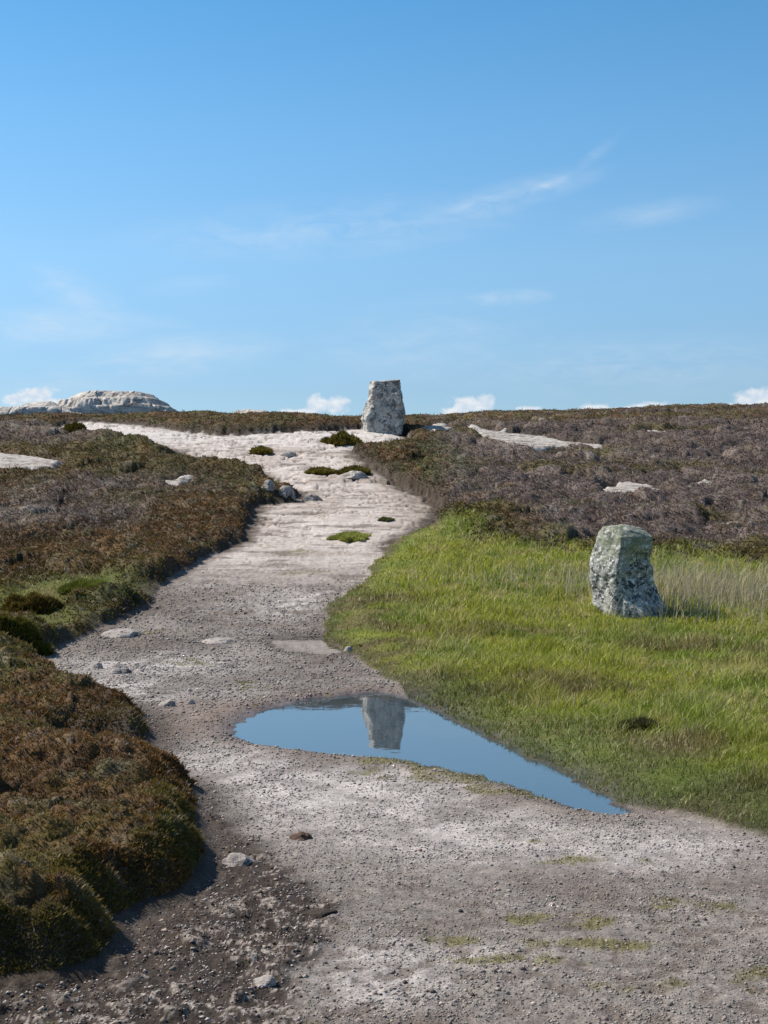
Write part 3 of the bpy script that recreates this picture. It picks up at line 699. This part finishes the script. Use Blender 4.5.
def slab(key, label, lift=.105):
    pg = ROCKS[key]; mn = pg.min(0)-.4; mx = pg.max(0)+.4
    nx = int(np.clip((mx[0]-mn[0])/.045, 30, 260)); ny = int(np.clip((mx[1]-mn[1])/.06, 30, 260))
    gx, gy = np.meshgrid(np.linspace(mn[0],mx[0],nx), np.linspace(mn[1],mx[1],ny))
    s = sdp(pg, gx, gy)+.22*fbm(gx*1.2,gy*1.2,201,3)+.08*fbm(gx*5,gy*5,202,3)
    t = fbm(gx*.6,gy*.9,203,4)
    z = sample(gx.ravel(),gy.ravel(),'z').reshape(gx.shape)+np.clip(ss(-.08,.14,s),0,1)*(lift+.03)-.10*ss(0,-.12,s)-.01+ss(0,.2,s)*((terr(t,6)-t)*.25+.05*t)
    c = np.array([gx.mean(), gy.mean(), z.mean()])
    i = np.arange(nx*ny).reshape(ny,nx); q = np.stack([i[:-1,:-1],i[:-1,1:],i[1:,1:],i[1:,:-1]],-1).reshape(-1,4)
    q = q[(s.ravel()[q].max(1) > -.14)]; u, inv = np.unique(q, return_inverse=True)
    v = np.stack([gx,gy,z],-1).reshape(-1,3)[u]-c
    f = inv.reshape(q.shape)
    # underside and skirt give the slab its thickness
    nb = len(v); vb = v.copy(); vb[:,2] -= .25
    E = np.concatenate([f[:,[0,1]],f[:,[1,2]],f[:,[2,3]],f[:,[3,0]]]); es = {}
    for a,b in E.tolist():
        if (b,a) in es: del es[(b,a)]
        else: es[(a,b)] = 1
    sk = np.array([(b,a,a+nb,b+nb) for a,b in es])
    v = np.concatenate([v,vb]); f = np.concatenate([f, f[:,::-1]+nb, sk])
    return tag(mesh_obj('rock_slab', v, f, M_SLAB, loc=tuple(c), smooth=False), label, 'rock slab', 'bare rock slabs in the heather', 'thing')
slab('long', 'long pale rock slab slanting through the heather right of the skyline stone')
slab('mid', 'narrow pale rock slab in purple heather above the lichen covered stone')
slab('east', 'short rock slab in the heather near the right edge, level with the narrow slab')
slab('west', 'white rock slab in the heather at the left edge of the photo')
slab('by_stone', 'little pale slab just right of the skyline stone foot')
slab('chip', 'tiny rock chip showing in heather left of the track')
slab('east_high', 'faint grey slab high on the right hillside')

slab('dot_a', 'tiny pale rock in purple heather just left of and above the narrow slab')
slab('line_a', 'thin half buried rock strip in purple heather below and left of the narrow slab')
slab('dot_b', 'small pale rock high on the hillside near the right edge of the photo')
slab('line_b', 'half buried grey rock strip in heather at the right, just above the grass')

# ------------------------------------------------------------------ separate clumps
def clump(name, label, cat, px, py, wpx, h, colr, depth=.8, n=2600, grassy=False, seed=1, group=None):
    c = P(px, py, 0.0); k = c[1]/F; a = wpx*k/2; b = a*depth; z0_ = gz(*c)
    gi, gj = np.meshgrid(np.linspace(0,1,14), np.arange(40)/40*2*np.pi, indexing='ij')
    def prof(r): return h*np.clip(1-r**2,0,1)**.8
    def pos(r, t):
        wob = 1+.45*pn(np.cos(t)*1.3+seed*3.1, np.sin(t)*1.3, 5)+.2*pn(np.cos(t)*4+seed, np.sin(t)*4, 8)
        xx = a*r*wob*np.cos(t); yy = b*r*wob*np.sin(t); zz = prof(r)*(.8+.6*pn(xx/a*2+seed, yy/a*2, 6)+.35*pn(xx*7, yy*7, 9))
        return xx, yy, zz
    xx,yy,zz = pos(gi, gj); zz = zz+sample((c[0]+xx).ravel(),(c[1]+yy).ravel(),'z').reshape(xx.shape)-z0_-.02
    v = np.stack([xx,yy,zz],-1).reshape(-1,3); i = np.arange(13)[:,None]; j = np.arange(40)[None]; jn = (j+1)%40
    f = np.stack([i*40+j,(i+1)*40+j,(i+1)*40+jn,i*40+jn],-1).reshape(-1,4)
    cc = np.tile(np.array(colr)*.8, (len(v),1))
    r = np.sqrt(rng.random(n)); t = rng.uniform(0,2*np.pi,n); X,Y_,Z = pos(r,t)
    Z = Z+sample(c[0]+X,c[1]+Y_,'z')-z0_
    p = np.stack([X,Y_,Z-.01],-1)
    nn = np.stack([X/a*.8, Y_/b*.8, np.full(n,.6)],-1); nn /= np.linalg.norm(nn,axis=1,keepdims=True)
    s = np.clip(c[1]/9,.75,3.2)
    tv, tf = tufts(p, nn, (.050*s**.6*rng.uniform(.5,1.5,n) if not grassy else .045+.5*h)*np.ones(n), (.008*s if not grassy else .004*s)*np.ones(n), 4, .7)
    tc = jitter_col(np.tile(np.array(colr),(n,1)), .35, 16)
    V = np.concatenate([v,tv]); Fq = np.concatenate([f, tf+len(v)])
    return tag(mesh_obj(name, V, Fq, M_LEAF, np.concatenate([cc,tc]), loc=(c[0],c[1],z0_)), label, cat, group)
gH = 'heather clumps growing apart on the bare rock'
clump('heather_clump', 'dark green rounded clump on pale rock at far left below the big outcrop', 'shrub', 74, 433, 24, .26, OLIVE, seed=1, group=gH)
clump('heather_clump', 'olive heather clump on the slab just left of the skyline stone', 'shrub', 341, 442, 34, .22, OLIVE*1.2, seed=2, group=gH)
clump('heather_clump', 'small mossy green clump in the middle of the upper slab', 'shrub', 262, 453, 20, .10, OLIVE*1.5, seed=3, group=gH)
clump('heather_clump', 'thin mossy strip growing along a crack left of the mossy topped rock', 'shrub', 322, 473, 26, .07, OLIVE*1.4, seed=4, group=gH)
clump('heather_clump', 'brownish flat clump capping the mossy topped rock', 'shrub', 356, 474, 30, .12, OLIVE*1.2, seed=5, group=gH)
clump('grass_tuft', 'bright green grass tuft alone in the middle of the upper track', 'grass tuft', 350, 538, 36, .065, C(.36,.36,.09), 1.0, 3000, True, 6)
clump('grass_tuft', 'tiny dark green tuft on bare rock near the eroded bank', 'grass tuft', 386, 521, 13, .04, C(.12,.12,.04), 1.0, 500, True, 7)
gB = 'dark bushes at the turf patch'
clump('heather_bush', 'dark bushy heather beside the left turf patch, upper one of two', 'shrub', 32, 620, 52, .23, mixc(OLIVE, RUST, .3), .7, 5000, seed=8, group=gB)
clump('heather_bush', 'dark bushy heather at the left edge below the turf patch, lower one of two', 'shrub', 20, 655, 60, .26, mixc(OLIVE, GREEN, .3), .7, 5000, seed=9, group=gB)
clump('heather_bush', 'rounded green heather hummock at the back of the left turf patch', 'shrub', 85, 600, 44, .12, C(.17,.19,.035), .7, 4500, True, seed=10, group=gB)
clump('sedge_tuft', 'dark tussock in the grass right of the puddle', 'tussock', 640, 744, 34, .04, C(.075,.07,.03), .8, 900, True, 11)
M_PEAT = stone_material('dark_peat', (.05,.037,.029), (.12,.10,.085), (.02,.016,.013), 0, 6, .6, .5)
rock('peat_clod', 'dark crumbling peat ridge at the edge of the gravel near the bottom centre', 'peat', 322, 914, 44, 7, .6, 41, M_PEAT)
rock('peat_clod', 'small reddish brown lump of turf lying on the gravel right of the near heather', 'peat', 301, 839, 24, 6, .8, 42, stone_material('brown_turf', (.10,.06,.045), (.16,.12,.1), (.04,.028,.02), 0, 8, .6, .5))

# ------------------------------------------------------------------ sky, sun, camera
SUN_EL, SUN_AZ = R(45), R(-66)          # azimuth measured clockwise from the view direction (+Y)
sd = np.array([math.cos(SUN_EL)*math.sin(SUN_AZ), math.cos(SUN_EL)*math.cos(SUN_AZ), math.sin(SUN_EL)])
w = bpy.data.worlds.new('World'); scn.world = w; w.use_nodes = True; nt = w.node_tree
bg = nt.nodes['Background']; bg.inputs['Strength'].default_value = .11
sky = nt.nodes.new('ShaderNodeTexSky'); sky.sky_type = 'NISHITA'; sky.sun_disc = False; sky.sun_elevation = SUN_EL; sky.sun_rotation = SUN_AZ
sky.altitude = 50; sky.air_density = 1.0; sky.dust_density = .25; sky.ozone_density = 3.0
def M(op, *a, clamp=False):
    n = nt.nodes.new('ShaderNodeMath'); n.operation = op; n.use_clamp = clamp
    for i, v in enumerate(a):
        if isinstance(v, (int, float)): n.inputs[i].default_value = v
        else: nt.links.new(v, n.inputs[i])
    return n.outputs[0]
tc = nt.nodes.new('ShaderNodeTexCoord'); sep = nt.nodes.new('ShaderNodeSeparateXYZ'); nt.links.new(tc.outputs['Generated'], sep.inputs[0])
az = M('MULTIPLY', M('ARCTAN2', sep.outputs[0], sep.outputs[1]), 57.29578)
el = M('MULTIPLY', M('ARCSINE', sep.outputs[2]), 57.29578)
def cvec(sx, sy, ox=0, oy=0):
    c = nt.nodes.new('ShaderNodeCombineXYZ'); nt.links.new(M('MULTIPLY_ADD', az, sx, ox), c.inputs[0]); nt.links.new(M('MULTIPLY_ADD', el, sy, oy), c.inputs[1]); return c.outputs[0]
def AE(px, py):
    x, z = (px-CX)/F, (HY-py)/F; return math.degrees(math.atan(x)), math.degrees(math.atan(z/math.hypot(1, x)))
def ell(px, py, rx, ry, ang=0, dx=None, dy=None):
    """soft ellipse in azimuth / elevation"""
    a, e = AE(px, py); rx = rx/F*57.3; ry = ry/F*57.3; ca, sa = math.cos(R(ang)), math.sin(R(ang))
    u = M('SUBTRACT', dx if dx is not None else az, a); v = M('SUBTRACT', dy if dy is not None else el, e)
    p = M('MULTIPLY', M('ADD', M('MULTIPLY', u, ca), M('MULTIPLY', v, sa)), 1/rx); q = M('MULTIPLY', M('SUBTRACT', M('MULTIPLY', v, ca), M('MULTIPLY', u, sa)), 1/ry)
    return M('SUBTRACT', 1.0, M('SQRT', M('ADD', M('MULTIPLY', p, p), M('MULTIPLY', q, q))))
def tex(vec, scale, det, rough, dist=0):
    n = nt.nodes.new('ShaderNodeTexNoise'); nt.links.new(vec, n.inputs['Vector'])
    n.inputs['Scale'].default_value = scale; n.inputs['Detail'].default_value = det; n.inputs['Roughness'].default_value = rough; n.inputs['Distortion'].default_value = dist
    return n.outputs['Fac']
# puffy clouds low on the horizon
cum = None
for a in ((318,404,14,13),(337,405,16,11),(300,412,22,5),(468,405,24,11),(484,403,14,10),(455,411,14,7),(596,408,20,6),(650,407,24,7),(628,410,20,5),(34,394,22,9),(16,400,16,8),(50,402,20,6),(530,409,14,4),(748,402,22,12),(762,398,26,14),(790,402,40,22),(735,408,16,8),(703,409,16,4),
          (560,414,16,3),(-60,400,60,16),(880,404,50,14),(-160,405,60,20),(960,405,60,16)):
    e_ = ell(*a); cum = e_ if cum is None else M('MAXIMUM', cum, e_)
cn = tex(cvec(1, 1.25), 1.5, 8, .62, .2)
cd = M('ADD', cum, M('MULTIPLY', M('SUBTRACT', cn, .5), 1.9))
def sstep(v, lo, hi):
    n = nt.nodes.new('ShaderNodeMapRange'); n.interpolation_type = 'SMOOTHSTEP'; nt.links.new(v, n.inputs[0]); n.inputs[1].default_value = lo; n.inputs[2].default_value = hi; return n.outputs[0]
cmask = M('MULTIPLY', sstep(cd, .0, .55), .85)
# wisps of cirrus
cir = None
for (a, amt) in (((545,186,38,9,16),1.0),((490,203,130,20,14),.8),((330,228,230,34,4),.6),((508,298,52,10,2),.95),((650,214,95,15,6),.45),((72,290,60,24,-20),.7),((50,328,110,26,4),.85),((120,320,90,10,-3),.42),
                 ((170,356,150,26,5),.7),((620,365,240,36,0),.55),((420,340,140,50,8),.5),((60,385,90,22,8),.55),((345,350,40,10,0),.4),((700,345,90,18,0),.25),((590,160,50,8,38),.35),((190,285,60,12,6),.3)):
    e_ = M('MULTIPLY', M('MAXIMUM', M('MULTIPLY', ell(*a), 1.0), 0.0), amt*1.3); cir = e_ if cir is None else M('MAXIMUM', cir, e_)
n1 = tex(cvec(.55, 1.7, 3, .5), .8, 7, .62, .6); n2 = tex(cvec(.22, .9, 9, 2), .5, 5, .55, .3)
st = M('ADD', sstep(n1, .30, .78), M('MULTIPLY', sstep(n2, .35, .7), .6))
cimask = M('MULTIPLY', M('MULTIPLY', cir, st), .38, clamp=True)
def cmix(a, b, f):
    m = nt.nodes.new('ShaderNodeMix'); m.data_type = 'RGBA'
    for s_, v in ((m.inputs[6], a), (m.inputs[7], b), (m.inputs[0], f)):
        if isinstance(v, tuple): s_.default_value = (*v, 1)
        elif isinstance(v, (int, float)): s_.default_value = v
        else: nt.links.new(v, s_)
    return m.outputs[2]
mul = nt.nodes.new('ShaderNodeMix'); mul.data_type = 'RGBA'; mul.blend_type = 'MULTIPLY'; mul.inputs[0].default_value = 1
nt.links.new(sky.outputs[0], mul.inputs[6]); tr = nt.nodes.new('ShaderNodeValToRGB'); nt.links.new(M('MULTIPLY', el, 1/60, clamp=True), tr.inputs[0]); E = tr.color_ramp.elements
for k_, (d_, c_) in enumerate(((0,(.55,.64,.78)),(5.1,(.57,.675,.79)),(10.3,(.71,.89,.94)),(15.4,(.61,.92,1.0)),(20.2,(.475,.885,1.0)),(34,(.52,.68,.76)),(60,(.66,.71,.74)))):
    if k_ > 1: E.new(.5)
    E[k_].position = d_/60; E[k_].color = (*c_, 1)
nt.links.new(tr.outputs[0], mul.inputs[7])
c = cmix(mul.outputs[2], (5.0, 5.6, 6.2), cimask)
shade = sstep(tex(cvec(1, 1.4, 5, 4.2), 1.9, 5, .6), .35, .65)
c = cmix(c, cmix((4.3, 4.9, 5.7), (5.9, 6.0, 6.1), shade), cmask)
nt.links.new(c, bg.inputs[0])

sun = bpy.data.lights.new('sun', 'SUN'); sun.energy = 4.9; sun.angle = R(.53); sun.color = (1, .93, .84)
so = bpy.data.objects.new('sun', sun); COL.objects.link(so)
from mathutils import Vector
so.rotation_euler = Vector(tuple(sd)).to_track_quat('Z', 'Y').to_euler(); so.location = (-20, 10, 20)

cam = bpy.data.cameras.new('camera'); cam.sensor_fit = 'VERTICAL'; cam.sensor_height = 36; cam.lens = F/1024*36; cam.clip_start = .1; cam.clip_end = 20000
cam.shift_y = 0
co_ = bpy.data.objects.new('camera', cam); COL.objects.link(co_); co_.location = (0, 0, EYE)
co_.rotation_euler = (R(90)+math.atan((HY-512)/F), 0, 0)
scn.camera = co_
vs = scn.view_settings; vs.view_transform = 'Standard'; vs.look = 'None'; vs.exposure = .45; vs.gamma = 1; vs.use_curve_mapping = False
scn.cycles.max_bounces = 5; scn.cycles.diffuse_bounces = 2; scn.cycles.caustics_reflective = False; scn.cycles.caustics_refractive = False
